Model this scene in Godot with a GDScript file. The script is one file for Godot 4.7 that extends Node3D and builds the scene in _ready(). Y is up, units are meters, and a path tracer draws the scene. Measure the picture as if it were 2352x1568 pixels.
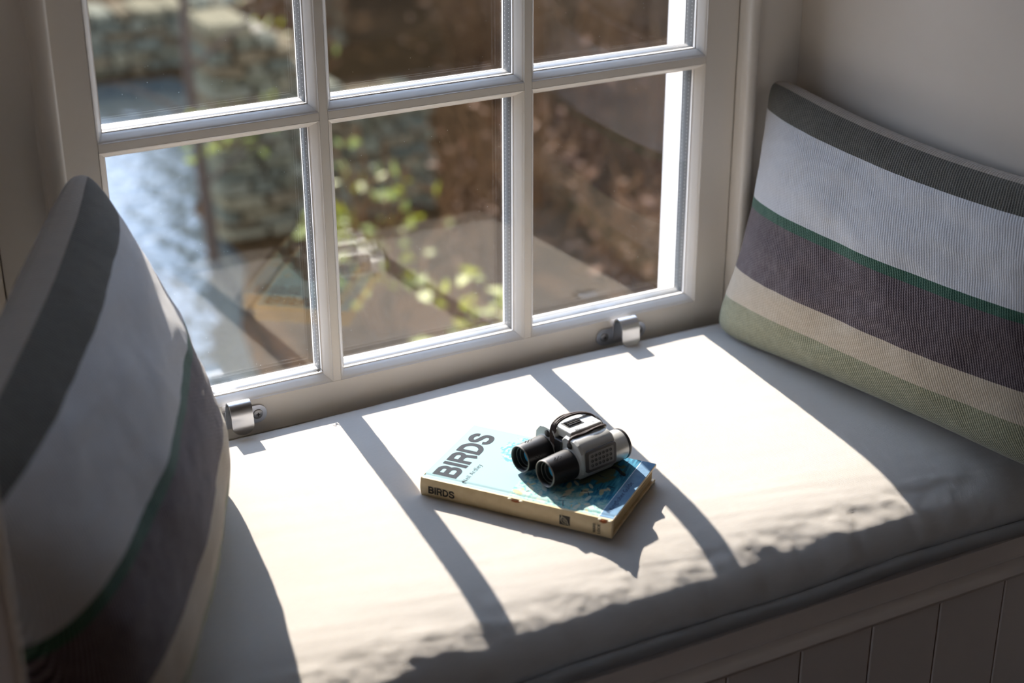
extends Node3D
# A sunlit cottage window seat: two striped wool pillows, a bird book and compact binoculars.
# Axes: x along the window, y up (0 = seat cushion level at the window), z into the room (0 = inner sash face). Metres.

var taken := {}
var rng := RandomNumberGenerator.new()

# ------------------------------------------------------------------ mesh building
class MB:
	var p := PackedVector3Array()
	var n := PackedVector3Array()
	var t := PackedVector2Array()
	var i := PackedInt32Array()
	func v(a: Vector3, b: Vector3, c := Vector2.ZERO) -> int:
		p.append(a); n.append(b.normalized()); t.append(c)
		return p.size() - 1
	func tri(a: int, b: int, c: int) -> void:
		var f := (p[c] - p[a]).cross(p[b] - p[a])
		if f.dot(n[a] + n[b] + n[c]) < 0.0:
			i.append_array(PackedInt32Array([a, c, b]))
		else:
			i.append_array(PackedInt32Array([a, b, c]))
	func quad(a: int, b: int, c: int, d: int) -> void:
		tri(a, b, c); tri(a, c, d)
	func flat_tri(a: Vector3, b: Vector3, c: Vector3, away: Vector3) -> void:
		var f := (b - a).cross(c - a)
		if f.dot(away) < 0.0: f = -f
		tri(v(a, f), v(b, f), v(c, f))
	func face(a: Vector3, b: Vector3, c: Vector3, d: Vector3, nn: Vector3) -> void:
		quad(v(a, nn, Vector2(0, 0)), v(b, nn, Vector2(1, 0)), v(c, nn, Vector2(1, 1)), v(d, nn, Vector2(0, 1)))
	func mesh() -> ArrayMesh:
		var a := []
		a.resize(Mesh.ARRAY_MAX)
		a[Mesh.ARRAY_VERTEX] = p; a[Mesh.ARRAY_NORMAL] = n; a[Mesh.ARRAY_TEX_UV] = t; a[Mesh.ARRAY_INDEX] = i
		var m := ArrayMesh.new()
		m.add_surface_from_arrays(Mesh.PRIMITIVE_TRIANGLES, a)
		return m

func box(m: MB, lo: Vector3, hi: Vector3, b := 0.0) -> MB:
	# chamfered box; normals run smoothly over the chamfer
	var c := (lo + hi) * 0.5
	var h := (hi - lo) * 0.5
	b = minf(b, minf(h.x, minf(h.y, h.z)) * 0.95)
	var id := {}
	for ax in 3:
		for s in [-1, 1]:
			var nn := Vector3.ZERO
			nn[ax] = s
			var u := (ax + 1) % 3
			var w := (ax + 2) % 3
			var q := []
			for k in [[-1, -1], [1, -1], [1, 1], [-1, 1]]:
				var o := Vector3.ZERO
				o[ax] = s * h[ax]
				o[u] = k[0] * (h[u] - b)
				o[w] = k[1] * (h[w] - b)
				var e := m.v(c + o, nn, Vector2(o[u], o[w]))
				var sg := Vector3i.ZERO
				sg[ax] = s; sg[u] = k[0]; sg[w] = k[1]
				id[[ax, sg]] = e
				q.append(e)
			m.quad(q[0], q[1], q[2], q[3])
	if b > 0.0:
		for ax in 3:
			var u := (ax + 1) % 3
			var w := (ax + 2) % 3
			for su in [-1, 1]:
				for sw in [-1, 1]:
					var s0 := Vector3i.ZERO
					s0[ax] = -1; s0[u] = su; s0[w] = sw
					var s1 := s0
					s1[ax] = 1
					m.quad(id[[u, s0]], id[[u, s1]], id[[w, s1]], id[[w, s0]])
		for sx in [-1, 1]:
			for sy in [-1, 1]:
				for sz in [-1, 1]:
					var s := Vector3i(sx, sy, sz)
					m.tri(id[[0, s]], id[[1, s]], id[[2, s]])
	return m

func normals2d(prof: Array, closed: bool, sharp := 0.7) -> Array:
	# for each segment: normals at its two ends (2-D, left-hand side), smoothed where the bend is small
	var cnt := prof.size()
	var segs := cnt if closed else cnt - 1
	var nn := []
	for k in segs:
		var d: Vector2 = (prof[(k + 1) % cnt] - prof[k])
		nn.append(Vector2(-d.y, d.x).normalized())
	var out := []
	for k in segs:
		var a: Vector2 = nn[k]
		var b: Vector2 = nn[k]
		if k > 0 or closed:
			var q: Vector2 = nn[(k - 1 + segs) % segs]
			if q.dot(a) > sharp: a = (q + nn[k]).normalized()
		if k < segs - 1 or closed:
			var q2: Vector2 = nn[(k + 1) % segs]
			if q2.dot(nn[k]) > sharp: b = (q2 + nn[k]).normalized()
		out.append([a, b])
	return out

func frame(m: MB, x0: float, x1: float, y0: float, y1: float, prof: Array) -> MB:
	# mitred moulding inside a rectangle; profile points are (inset from the edge, z); the room side is to the left
	var nr := normals2d(prof, false)
	for side in 4:
		for k in prof.size() - 1:
			var pts := []
			for j in 2:
				var d: float = prof[k + j].x
				var z: float = prof[k + j].y
				var e: Vector3
				var f: Vector3
				match side:
					0: e = Vector3(x0 + d, y0 + d, z); f = Vector3(x1 - d, y0 + d, z)
					1: e = Vector3(x1 - d, y0 + d, z); f = Vector3(x1 - d, y1 - d, z)
					2: e = Vector3(x1 - d, y1 - d, z); f = Vector3(x0 + d, y1 - d, z)
					3: e = Vector3(x0 + d, y1 - d, z); f = Vector3(x0 + d, y0 + d, z)
				var n2: Vector2 = -nr[k][j] if false else nr[k][j]
				var inward: Vector3 = [Vector3.UP, Vector3.LEFT, Vector3.DOWN, Vector3.RIGHT][side]
				var n3: Vector3 = inward * n2.x + Vector3(0, 0, n2.y)
				pts.append([e, f, n3])
			var a := m.v(pts[0][0], pts[0][2])
			var b := m.v(pts[0][1], pts[0][2])
			var c := m.v(pts[1][1], pts[1][2])
			var d2 := m.v(pts[1][0], pts[1][2])
			m.quad(a, b, c, d2)
	return m

func prism(m: MB, poly: Array, o: Vector3, u: Vector3, w: Vector3, along: Vector3, t0: float, t1: float, sharp := 0.7, caps := true) -> MB:
	# polygon in the plane (u, w) pulled along a direction
	var area := 0.0
	for k in poly.size():
		var a: Vector2 = poly[k]
		var b: Vector2 = poly[(k + 1) % poly.size()]
		area += a.cross(b)
	var pl := poly.duplicate()
	if area > 0.0: pl.reverse()
	var nr := normals2d(pl, true, sharp)
	var run := 0.0
	for k in pl.size():
		var a: Vector2 = pl[k]
		var b: Vector2 = pl[(k + 1) % pl.size()]
		var na: Vector3 = u * nr[k][0].x + w * nr[k][0].y
		var nb: Vector3 = u * nr[k][1].x + w * nr[k][1].y
		var pa := o + u * a.x + w * a.y
		var pb := o + u * b.x + w * b.y
		var nx := run + a.distance_to(b)
		m.quad(m.v(pa + along * t0, na, Vector2(t0, run)), m.v(pb + along * t0, nb, Vector2(t0, nx)), m.v(pb + along * t1, nb, Vector2(t1, nx)), m.v(pa + along * t1, na, Vector2(t1, run)))
		run = nx
	if caps:
		var ix := Geometry2D.triangulate_polygon(PackedVector2Array(pl))
		for e in [[t0, -1.0], [t1, 1.0]]:
			var s := m.p.size()
			for q in pl:
				m.v(o + u * q.x + w * q.y + along * e[0], along * e[1], q)
			for k in range(0, ix.size(), 3):
				m.tri(s + ix[k], s + ix[k + 1], s + ix[k + 2])
	return m

func lathe(m: MB, prof: Array, c: Vector3, ax: Vector3, seg := 40, sharp := 0.75) -> MB:
	# profile points (distance along ax, radius)
	var u := ax.cross(Vector3.UP if absf(ax.y) < 0.9 else Vector3.RIGHT).normalized()
	var w := ax.cross(u).normalized()
	var nr := normals2d(prof, false, sharp)
	for k in prof.size() - 1:
		for s in seg:
			var q := []
			for e in [[0, s], [0, s + 1], [1, s + 1], [1, s]]:
				var an: float = TAU * e[1] / seg
				var d := u * cos(an) + w * sin(an)
				var pt: Vector2 = prof[k + e[0]]
				var n2: Vector2 = nr[k][e[0]]
				q.append(m.v(c + ax * pt.x + d * pt.y, ax * n2.x + d * n2.y, Vector2(float(e[1]) / seg, pt.x)))
			m.quad(q[0], q[1], q[2], q[3])
	return m

func tube(m: MB, pts: Array, r0: float, r1: float, seg := 8, caps := true) -> MB:
	var cnt := pts.size()
	var dir: Vector3 = (pts[1] - pts[0]).normalized()
	var u := dir.cross(Vector3(0.31, 0.9, 0.17)).normalized()
	var base := m.p.size()
	var run := 0.0
	for k in cnt:
		var d: Vector3 = (pts[mini(k + 1, cnt - 1)] - pts[maxi(k - 1, 0)]).normalized()
		u = (u - d * u.dot(d)).normalized()
		var w := d.cross(u)
		var r := lerpf(r0, r1, float(k) / (cnt - 1))
		if k > 0: run += pts[k].distance_to(pts[k - 1])
		for s in seg + 1:
			var an := TAU * s / seg
			var q := u * cos(an) + w * sin(an)
			m.v(pts[k] + q * r, q, Vector2(float(s) / seg, run))
	for k in cnt - 1:
		for s in seg:
			var a := base + k * (seg + 1) + s
			m.quad(a, a + 1, a + seg + 2, a + seg + 1)
	if caps:
		for e in [0, cnt - 1]:
			var d2: Vector3 = (pts[0] - pts[1]) if e == 0 else (pts[cnt - 1] - pts[cnt - 2])
			var c := m.v(pts[e], d2)
			for s in seg:
				m.tri(c, m.v(m.p[base + e * (seg + 1) + s], d2), m.v(m.p[base + e * (seg + 1) + s + 1], d2))
	return m

func grid(m: MB, nu: int, nv: int, f: Callable, uvf: Callable, away: Vector3) -> MB:
	var base := m.p.size()
	for j in nv + 1:
		for k in nu + 1:
			var a := float(k) / nu
			var b := float(j) / nv
			m.v(f.call(a, b), away, uvf.call(a, b))
	# smooth normals
	var acc := PackedVector3Array()
	acc.resize((nu + 1) * (nv + 1))
	for j in nv:
		for k in nu:
			var a := j * (nu + 1) + k
			var q := [a, a + 1, a + nu + 2, a + nu + 1]
			var fn := (m.p[base + q[2]] - m.p[base + q[0]]).cross(m.p[base + q[3]] - m.p[base + q[1]])
			for e in q: acc[e] += fn
	var tot := Vector3.ZERO
	for e in acc: tot += e
	var sg := 1.0 if tot.dot(away) >= 0.0 else -1.0
	for e in acc.size():
		m.n[base + e] = (acc[e] * sg).normalized() if acc[e].length() > 1e-14 else away
	for j in nv:
		for k in nu:
			var a := base + j * (nu + 1) + k
			m.quad(a, a + 1, a + nu + 2, a + nu + 1)
	return m

func ball(m: MB, c: Vector3, r: Vector3, seg := 12) -> MB:
	var base := m.p.size()
	for j in seg + 1:
		for k in seg * 2 + 1:
			var th := PI * j / seg
			var ph := TAU * k / (seg * 2)
			var d := Vector3(sin(th) * cos(ph), cos(th), sin(th) * sin(ph))
			m.v(c + d * r, d / r)
	for j in seg:
		for k in seg * 2:
			var a := base + j * (seg * 2 + 1) + k
			m.quad(a, a + 1, a + seg * 2 + 2, a + seg * 2 + 1)
	return m

func curve(ctrl: Array, per := 6) -> Array:
	# Catmull-Rom through the points
	var out := []
	for k in ctrl.size() - 1:
		var a = ctrl[maxi(k - 1, 0)]
		var b = ctrl[k]
		var c = ctrl[k + 1]
		var d = ctrl[mini(k + 2, ctrl.size() - 1)]
		for j in per:
			var t := float(j) / per
			out.append((b * 2.0 + (c - a) * t + (a * 2.0 - b * 5.0 + c * 4.0 - d) * t * t + (b * 3.0 - a - c * 3.0 + d) * t * t * t) * 0.5)
	out.append(ctrl[-1])
	return out

# ------------------------------------------------------------------ nodes
func numbered(called: String) -> String:
	taken[called] = taken.get(called, 0) + 1
	return called if taken[called] == 1 else "%s_%03d" % [called, taken[called] - 1]

func obj(called: String, m: MB, mat: Material, parent: Node = self) -> MeshInstance3D:
	return inst(called, m.mesh(), mat, parent)

func inst(called: String, m: Mesh, mat: Material, parent: Node = self) -> MeshInstance3D:
	var o := MeshInstance3D.new()
	o.mesh = m
	o.name = numbered(called) if parent == self else called
	o.material_override = mat
	parent.add_child(o, true)
	return o

func tag(o: Node, label: String, category: String, group := "", kind := "") -> void:
	if label: o.set_meta("label", label)
	if category: o.set_meta("category", category)
	if group: o.set_meta("group", group)
	if kind: o.set_meta("kind", kind)

func thing(called: String, label: String, category: String, at := Vector3.ZERO, turn := 0.0, group := "") -> Node3D:
	var o := Node3D.new()
	o.name = numbered(called)
	add_child(o)
	o.position = at
	o.rotation.y = turn
	tag(o, label, category, group)
	return o

func struct(called: String, m: MB, mat: Material, label := "", category := "") -> MeshInstance3D:
	var o := obj(called, m, mat)
	tag(o, label, category, "", "structure")
	return o

# ------------------------------------------------------------------ materials
func rgb(r: int, g: int, b: int) -> Color:
	return Color8(r, g, b)

func mat(c: Color, rough := 0.8, metal := 0.0, spec := 0.5) -> StandardMaterial3D:
	var m := StandardMaterial3D.new()
	m.albedo_color = c
	m.roughness = rough
	m.metallic = metal
	m.metallic_specular = spec
	return m

func noise_tex(freq: float, a: Color, b: Color, seed_ := 1, size := 512, oct := 4) -> NoiseTexture2D:
	var n := FastNoiseLite.new()
	n.seed = seed_
	n.noise_type = FastNoiseLite.TYPE_SIMPLEX_SMOOTH
	n.frequency = freq
	n.fractal_octaves = oct
	var t := NoiseTexture2D.new()
	t.width = size
	t.height = size
	t.seamless = true
	t.noise = n
	var g := Gradient.new()
	g.set_color(0, a)
	g.set_color(1, b)
	t.color_ramp = g
	return t

func image_tex(w: int, h: int, bytes: PackedByteArray, fmt := Image.FORMAT_RGB8) -> ImageTexture:
	return ImageTexture.create_from_image(Image.create_from_data(w, h, false, fmt, bytes))

func triplanar(m: StandardMaterial3D, scale: float) -> StandardMaterial3D:
	m.uv1_triplanar = true
	m.uv1_world_triplanar = true
	m.uv1_scale = Vector3.ONE * scale
	return m

var M := {}

func make_materials() -> void:
	# satin window paint, a warm off-white, with faint brush relief
	var paint := triplanar(mat(rgb(242, 236, 228), 0.38), 3.0)
	paint.heightmap_enabled = true
	paint.heightmap_texture = noise_tex(0.03, Color(0.4, 0.4, 0.4), Color(0.6, 0.6, 0.6), 5, 512, 5)
	paint.heightmap_scale = 0.012
	M.paint = paint
	# plastered walls
	var wall := triplanar(mat(rgb(208, 198, 186), 0.9), 1.3)
	wall.albedo_texture = noise_tex(0.01, Color(0.97, 0.965, 0.96), Color(1, 1, 1), 9)
	wall.heightmap_enabled = true
	wall.heightmap_texture = noise_tex(0.02, Color(0.3, 0.3, 0.3), Color(0.7, 0.7, 0.7), 11, 512, 5)
	wall.heightmap_scale = 0.05
	M.wall = wall
	M.bench = triplanar(mat(rgb(216, 200, 184), 0.55), 3.0)
	M.bench.heightmap_enabled = true
	M.bench.heightmap_texture = paint.heightmap_texture
	M.bench.heightmap_scale = 0.015
	var fl := triplanar(mat(rgb(98, 72, 52), 0.7), 1.0)
	M.ceiling = mat(rgb(226, 220, 212), 0.9)
	fl.albedo_texture = noise_tex(0.02, Color(0.75, 0.72, 0.7), Color(1, 1, 1), 21)
	M.floor = fl
	M.glass = mat(Color(0.5, 0.52, 0.5, 0.004), 0.0)
	M.glass.transparency = BaseMaterial3D.TRANSPARENCY_ALPHA
	M.spacer = mat(rgb(112, 113, 113), 0.4, 0.5)
	M.spacer_dot = mat(rgb(235, 235, 232), 0.5)
	M.sealant = mat(rgb(28, 28, 28), 0.6)
	M.chrome = mat(rgb(205, 207, 212), 0.3, 1.0)
	M.screw = mat(rgb(150, 150, 152), 0.35, 1.0)
	M.slot = mat(rgb(20, 20, 20), 0.7)
	M.black = mat(rgb(24, 21, 23), 0.42, 0.0, 0.55)
	M.black_soft = mat(rgb(18, 17, 18), 0.6)
	M.silver = mat(rgb(206, 205, 200), 0.32, 0.22, 0.6)
	M.silver.heightmap_enabled = false
	M.grey_pad = mat(rgb(138, 134, 130), 0.6)
	M.pad_frame = mat(rgb(66, 60, 60), 0.5)
	M.lens = mat(rgb(60, 165, 215), 0.06, 0.0, 0.9)
	M.lens.clearcoat_enabled = true
	M.lens.clearcoat = 1.0
	M.lens.clearcoat_roughness = 0.02
	M.cord = mat(rgb(58, 40, 36), 0.6)
	M.ink = mat(rgb(48, 53, 60), 0.8, 0.0, 0.3)
	M.ink_dark = mat(rgb(40, 34, 30), 0.5)
	M.ink_light = mat(rgb(226, 212, 178), 0.5)
	M.navy = mat(rgb(34, 42, 76), 0.8, 0.0, 0.3)
	M.spine = triplanar(mat(rgb(233, 213, 172), 0.42), 9.0)
	M.spine.albedo_texture = noise_tex(0.015, Color(0.9, 0.86, 0.8), Color(1, 1, 1), 31)
	M.board = mat(rgb(190, 150, 96), 0.8)
	M.torn = mat(rgb(150, 84, 44), 0.9)
	M.torn_white = mat(rgb(232, 222, 200), 0.9)
	M.pages = triplanar(mat(rgb(214, 190, 146), 0.9), 1.0)
	# window frame outside, stone, bark and leaves
	M.bark = triplanar(mat(rgb(80, 60, 42), 0.9), 2.0)
	M.bark.albedo_texture = noise_tex(0.03, Color(0.6, 0.6, 0.6), Color(1, 1, 1), 41)
	M.twig = mat(rgb(92, 66, 42), 1.0, 0.0, 0.1)
	M.leaf = mat(rgb(112, 112, 34), 0.6)
	M.leaf.backlight_enabled = true
	M.leaf.backlight = Color(0.45, 0.46, 0.11)
	M.leaf_dark = mat(rgb(66, 70, 34), 0.6)
	M.leaf_dark.backlight_enabled = true
	M.leaf_dark.backlight = Color(0.2, 0.24, 0.07)
	M.dry_leaf = mat(rgb(104, 68, 38), 0.8)
	M.litter = triplanar(mat(rgb(80, 58, 34), 1.0, 0.0, 0.1), 0.9)
	M.litter.albedo_texture = noise_tex(0.05, Color(0.35, 0.33, 0.28), Color(1, 0.96, 0.9), 51, 512, 5)
	M.core = mat(rgb(116, 104, 84), 1.0)
	var stones := []
	for c in [rgb(118, 112, 90), rgb(130, 118, 92), rgb(104, 102, 86), rgb(116, 100, 76), rgb(124, 118, 98)]:
		var s := triplanar(mat(c, 1.0, 0.0, 0.15), 3.0)
		s.albedo_texture = noise_tex(0.03, Color(0.62, 0.62, 0.6), Color(1, 1, 1), 61 + stones.size(), 256)
		stones.append(s)
	M.stones = stones
	var wat := triplanar(mat(rgb(58, 62, 60), 0.06, 0.2, 1.0), 0.8)
	wat.heightmap_enabled = true
	wat.heightmap_texture = noise_tex(0.012, Color(0.2, 0.2, 0.2), Color(0.8, 0.8, 0.8), 71, 512, 3)
	wat.heightmap_scale = 1.2
	M.water = wat
	M.plaster_out = triplanar(mat(rgb(214, 210, 200), 0.95), 2.0)
	make_cushion_material()
	make_pillow_material()

func make_cushion_material() -> void:
	# fine twill of undyed cotton: bump tile of 64 threads, slubs in the colour
	var s := 512
	var b := PackedByteArray()
	b.resize(s * s)
	for y in s:
		for x in s:
			var d := fposmod((x + y) / 8.0, 1.0)
			var e := fposmod((x - y) / 8.0, 1.0)
			var h := 0.72 * (0.5 + 0.5 * cos(TAU * d)) + 0.28 * (0.5 + 0.5 * cos(TAU * e))
			b[y * s + x] = int(255.0 * h)
	var m := mat(rgb(208, 201, 192), 0.92)
	m.heightmap_enabled = true
	m.heightmap_texture = image_tex(s, s, b, Image.FORMAT_L8)
	m.heightmap_scale = 0.028
	m.uv1_scale = Vector3.ONE * (1.0 / 0.055)
	m.rim_enabled = true
	m.rim = 0.25
	var n := FastNoiseLite.new()
	n.seed = 81
	n.frequency = 0.02
	var c := PackedByteArray()
	c.resize(s * s * 3)
	for y in s:
		for x in s:
			var h := 0.975 + 0.02 * n.get_noise_2d(x * 0.35, y * 4.0) + 0.012 * n.get_noise_2d(x * 6.0 + 900.0, y * 6.0)
			for k in 3: c[(y * s + x) * 3 + k] = int(clampf(h, 0.0, 1.0) * 255.0)
	m.detail_enabled = true
	m.detail_albedo = image_tex(s, s, c)
	m.detail_blend_mode = BaseMaterial3D.BLEND_MODE_MUL
	m.detail_uv_layer = BaseMaterial3D.DETAIL_UV_1
	M.cushion = m

func make_pillow_material() -> void:
	# woven wool: stripes run along the pillow, ribs across; u 0..1 along 0.48 m, v 0..1 from top seam to bottom
	var w := 1600
	var h := 1024
	var n := FastNoiseLite.new()
	n.seed = 91
	n.frequency = 0.05
	var stripes := [
		[0.000, rgb(176, 166, 154), rgb(142, 132, 122)],
		[0.020, rgb(126, 122, 112), rgb(60, 58, 54)],
		[0.128, rgb(208, 207, 208), rgb(176, 175, 176)],
		[0.440, rgb(104, 130, 114), rgb(28, 62, 48)],
		[0.478, rgb(148, 136, 136), rgb(50, 40, 44)],
		[0.708, rgb(210, 196, 176), rgb(160, 148, 130)],
		[0.828, rgb(196, 190, 160), rgb(92, 96, 76)],
		[1.010, rgb(196, 190, 160), rgb(92, 96, 76)]]
	var c := PackedByteArray()
	c.resize(w * h * 3)
	var b := PackedByteArray()
	b.resize(w * h)
	for y in h:
		var v := (y + 0.5) / h
		var s := 0
		while s < stripes.size() - 2 and v >= stripes[s + 1][0]: s += 1
		var hi: Color = stripes[s][1]
		var lo: Color = stripes[s][2]
		for x in w:
			var rib := 0.5 + 0.5 * cos(TAU * (x / 10.0 - y / 34.0))
			var pick := 0.5 + 0.5 * cos(TAU * (y / 9.6 + floorf(x / 10.0 - y / 34.0) * 0.5))
			var f := rib * (0.45 + 0.55 * pick)
			var fuzz := n.get_noise_2d(x * 5.0, y * 5.0) * 0.22 + n.get_noise_2d(x * 0.5, y * 0.5) * 0.12
			f = clampf(f * 1.1 + fuzz, 0.0, 1.0)
			var q := lo.lerp(hi, f)
			var at := (y * w + x) * 3
			c[at] = int(q.r * 255.0)
			c[at + 1] = int(q.g * 255.0)
			c[at + 2] = int(q.b * 255.0)
			b[y * w + x] = int(f * 255.0)
	var m := mat(Color.WHITE, 1.0, 0.0, 0.2)
	m.albedo_texture = image_tex(w, h, c)
	m.heightmap_enabled = true
	m.heightmap_texture = image_tex(w, h, b, Image.FORMAT_L8)
	m.heightmap_scale = 0.035
	m.rim_enabled = true
	m.rim = 0.5
	M.wool = m

# ------------------------------------------------------------------ the window
const SASH_L := -0.251
const SASH_R := 0.482
const COLS := [[-0.2176, -0.0045], [0.0045, 0.2190], [0.2279, 0.4411]]
const ROWS := [[0.0434, 0.3209], [0.3293, 0.6068]]

func sash(called: String, dy: float, dz: float) -> void:
	var w := Node3D.new()
	w.name = called
	add_child(w)
	w.position = Vector3(0, dy, dz)
	tag(w, "white painted sash with three panes across and slender glazing bars" if dy == 0.0 else "upper white painted sash above the meeting rail", "window", "", "structure")
	var back := -0.047
	var y0 := 0.0045
	var y1 := 0.645
	obj("stile", box(MB.new(), Vector3(SASH_L, y0, back), Vector3(COLS[0][0], y1, 0), 0.0012), M.paint, w)
	obj("stile", box(MB.new(), Vector3(COLS[2][1], y0, back), Vector3(SASH_R, y1, 0), 0.0012), M.paint, w)
	obj("bottom_rail", box(MB.new(), Vector3(COLS[0][0], y0, back), Vector3(COLS[2][1], ROWS[0][0], 0), 0.0004), M.paint, w)
	obj("top_rail", box(MB.new(), Vector3(COLS[0][0], ROWS[1][1], back), Vector3(COLS[2][1], y1, 0), 0.0004), M.paint, w)
	for k in 2:
		obj("glazing_bar", box(MB.new(), Vector3(COLS[k][1], ROWS[0][0], back), Vector3(COLS[k + 1][0], ROWS[1][1], 0), 0.0005), M.paint, w)
	for c in COLS:
		obj("glazing_bar", box(MB.new(), Vector3(c[0], ROWS[0][1], back), Vector3(c[1], ROWS[1][0], -0.0002), 0.0005), M.paint, w)
	var inner := [Vector2(0, -0.0002), Vector2(0.0005, -0.0013), Vector2(0.0011, -0.0016), Vector2(0.0022, -0.0028), Vector2(0.0036, -0.0049), Vector2(0.0050, -0.0071), Vector2(0.0063, -0.0092), Vector2(0.0067, -0.0108), Vector2(0.0078, -0.0114), Vector2(0.0078, -0.0146), Vector2(0.0, -0.0146)]
	var outer := [Vector2(0.0, -0.0312), Vector2(0.0078, -0.0312), Vector2(0.0078, -0.0345), Vector2(0.0, -0.0468)]
	var spac := [Vector2(0, -0.0158), Vector2(0.0074, -0.0158), Vector2(0.0082, -0.0166), Vector2(0.0082, -0.0292), Vector2(0.0074, -0.03), Vector2(0, -0.03)]
	var seal_a := [Vector2(0, -0.0148), Vector2(0.0081, -0.0148), Vector2(0.0081, -0.0159), Vector2(0, -0.0159)]
	var seal_b := [Vector2(0, -0.0299), Vector2(0.0081, -0.0299), Vector2(0.0081, -0.031), Vector2(0, -0.031)]
	var dot := ball(MB.new(), Vector3.ZERO, Vector3(0.00036, 0.00036, 0.00036), 3).mesh()
	for r in ROWS:
		for c in COLS:
			obj("pane_moulding", frame(MB.new(), c[0], c[1], r[0], r[1], inner), M.paint, w)
			obj("outer_bead", frame(MB.new(), c[0], c[1], r[0], r[1], outer), M.paint, w)
			var sp := obj("spacer_bar", frame(MB.new(), c[0], c[1], r[0], r[1], spac), M.spacer, w)
			if dy == 0.0:
				# perforations of the spacer on the upright that faces the camera
				var holes := MultiMesh.new()
				holes.transform_format = MultiMesh.TRANSFORM_3D
				holes.mesh = dot
				var at := []
				var y: float = r[0] + 0.014
				while y < r[1] - 0.012:
					for z in [-0.0186, -0.0272]:
						at.append(Vector3(c[1] - 0.0083, y, z))
					y += 0.0042
				holes.instance_count = at.size()
				for k in at.size(): holes.set_instance_transform(k, Transform3D(Basis(), at[k]))
				var hm := MultiMeshInstance3D.new()
				hm.name = "perforations"
				hm.multimesh = holes
				hm.material_override = M.spacer_dot
				hm.set_meta("kind", "stuff")
				sp.add_child(hm)
			var sl := MB.new()
			frame(sl, c[0], c[1], r[0], r[1], seal_a)
			frame(sl, c[0], c[1], r[0], r[1], seal_b)
			obj("sealant", sl, M.sealant, w)
			for z in [-0.0147, -0.0311]:
				# a sheet with two faces, each of which mirrors a little
				var g := MB.new()
				for k in 2:
					var zz: float = z - k * 0.0035 * (1.0 if z < -0.02 else -0.8)
					g.face(Vector3(c[0], r[0], zz), Vector3(c[1], r[0], zz), Vector3(c[1], r[1], zz), Vector3(c[0], r[1], zz), Vector3(0, 0, 1))
				obj("pane", g, M.glass, w)

func build_window() -> void:
	sash("window_1", 0.0, 0.0)
	sash("window_2", 0.6055, -0.05)
	# box frame: jamb linings, staff beads, sill and head
	var jl := box(MB.new(), Vector3(-0.3165, -0.06, -0.109), Vector3(SASH_L - 0.001, 1.3, 0.009), 0.0005)
	struct("trim_1", jl, M.paint, "white jamb lining left of the sash", "trim")
	var jr := box(MB.new(), Vector3(SASH_R + 0.001, -0.06, -0.11), Vector3(0.5592, 1.3, 0.009), 0.0005)
	struct("trim_2", jr, M.paint, "white jamb lining right of the sash", "trim")
	var bead := [Vector2(0, 0), Vector2(0, 0.012), Vector2(0.0012, 0.0148), Vector2(0.0035, 0.0162), Vector2(0.0075, 0.0165), Vector2(0.012, 0.0152), Vector2(0.0156, 0.012), Vector2(0.0172, 0.008), Vector2(0.0176, 0.0055), Vector2(0.0196, 0.0048), Vector2(0.0208, 0.0035), Vector2(0.021, 0)]
	struct("trim_3", prism(MB.new(), bead, Vector3(SASH_R + 0.0012, 0, 0.0045), Vector3.RIGHT, Vector3.BACK, Vector3.UP, -0.02, 1.28), M.paint, "rounded white staff bead right of the sash", "trim")
	struct("trim_4", prism(MB.new(), bead, Vector3(SASH_L - 0.0012, 0, 0.0045), Vector3.LEFT, Vector3.BACK, Vector3.UP, -0.02, 1.28), M.paint, "rounded white staff bead left of the sash", "trim")
	struct("trim_5", box(MB.new(), Vector3(SASH_L - 0.001, -0.06, -0.108), Vector3(SASH_R + 0.001, 0.0035, 0.0), 0.001), M.paint, "white window sill under the sash", "trim")
	struct("trim_6", box(MB.new(), Vector3(-0.314, 1.252, -0.11), Vector3(0.5585, 1.3, 0.02), 0.001), M.paint, "white head of the window frame", "trim")
	# outer stops of the box frame, white outside the glass
	struct("trim_7", box(MB.new(), Vector3(SASH_R - 0.022, 0.0, -0.105), Vector3(SASH_R, 1.25, -0.0985), 0.0005), M.paint, "outer white stop of the right jamb", "trim")

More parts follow.
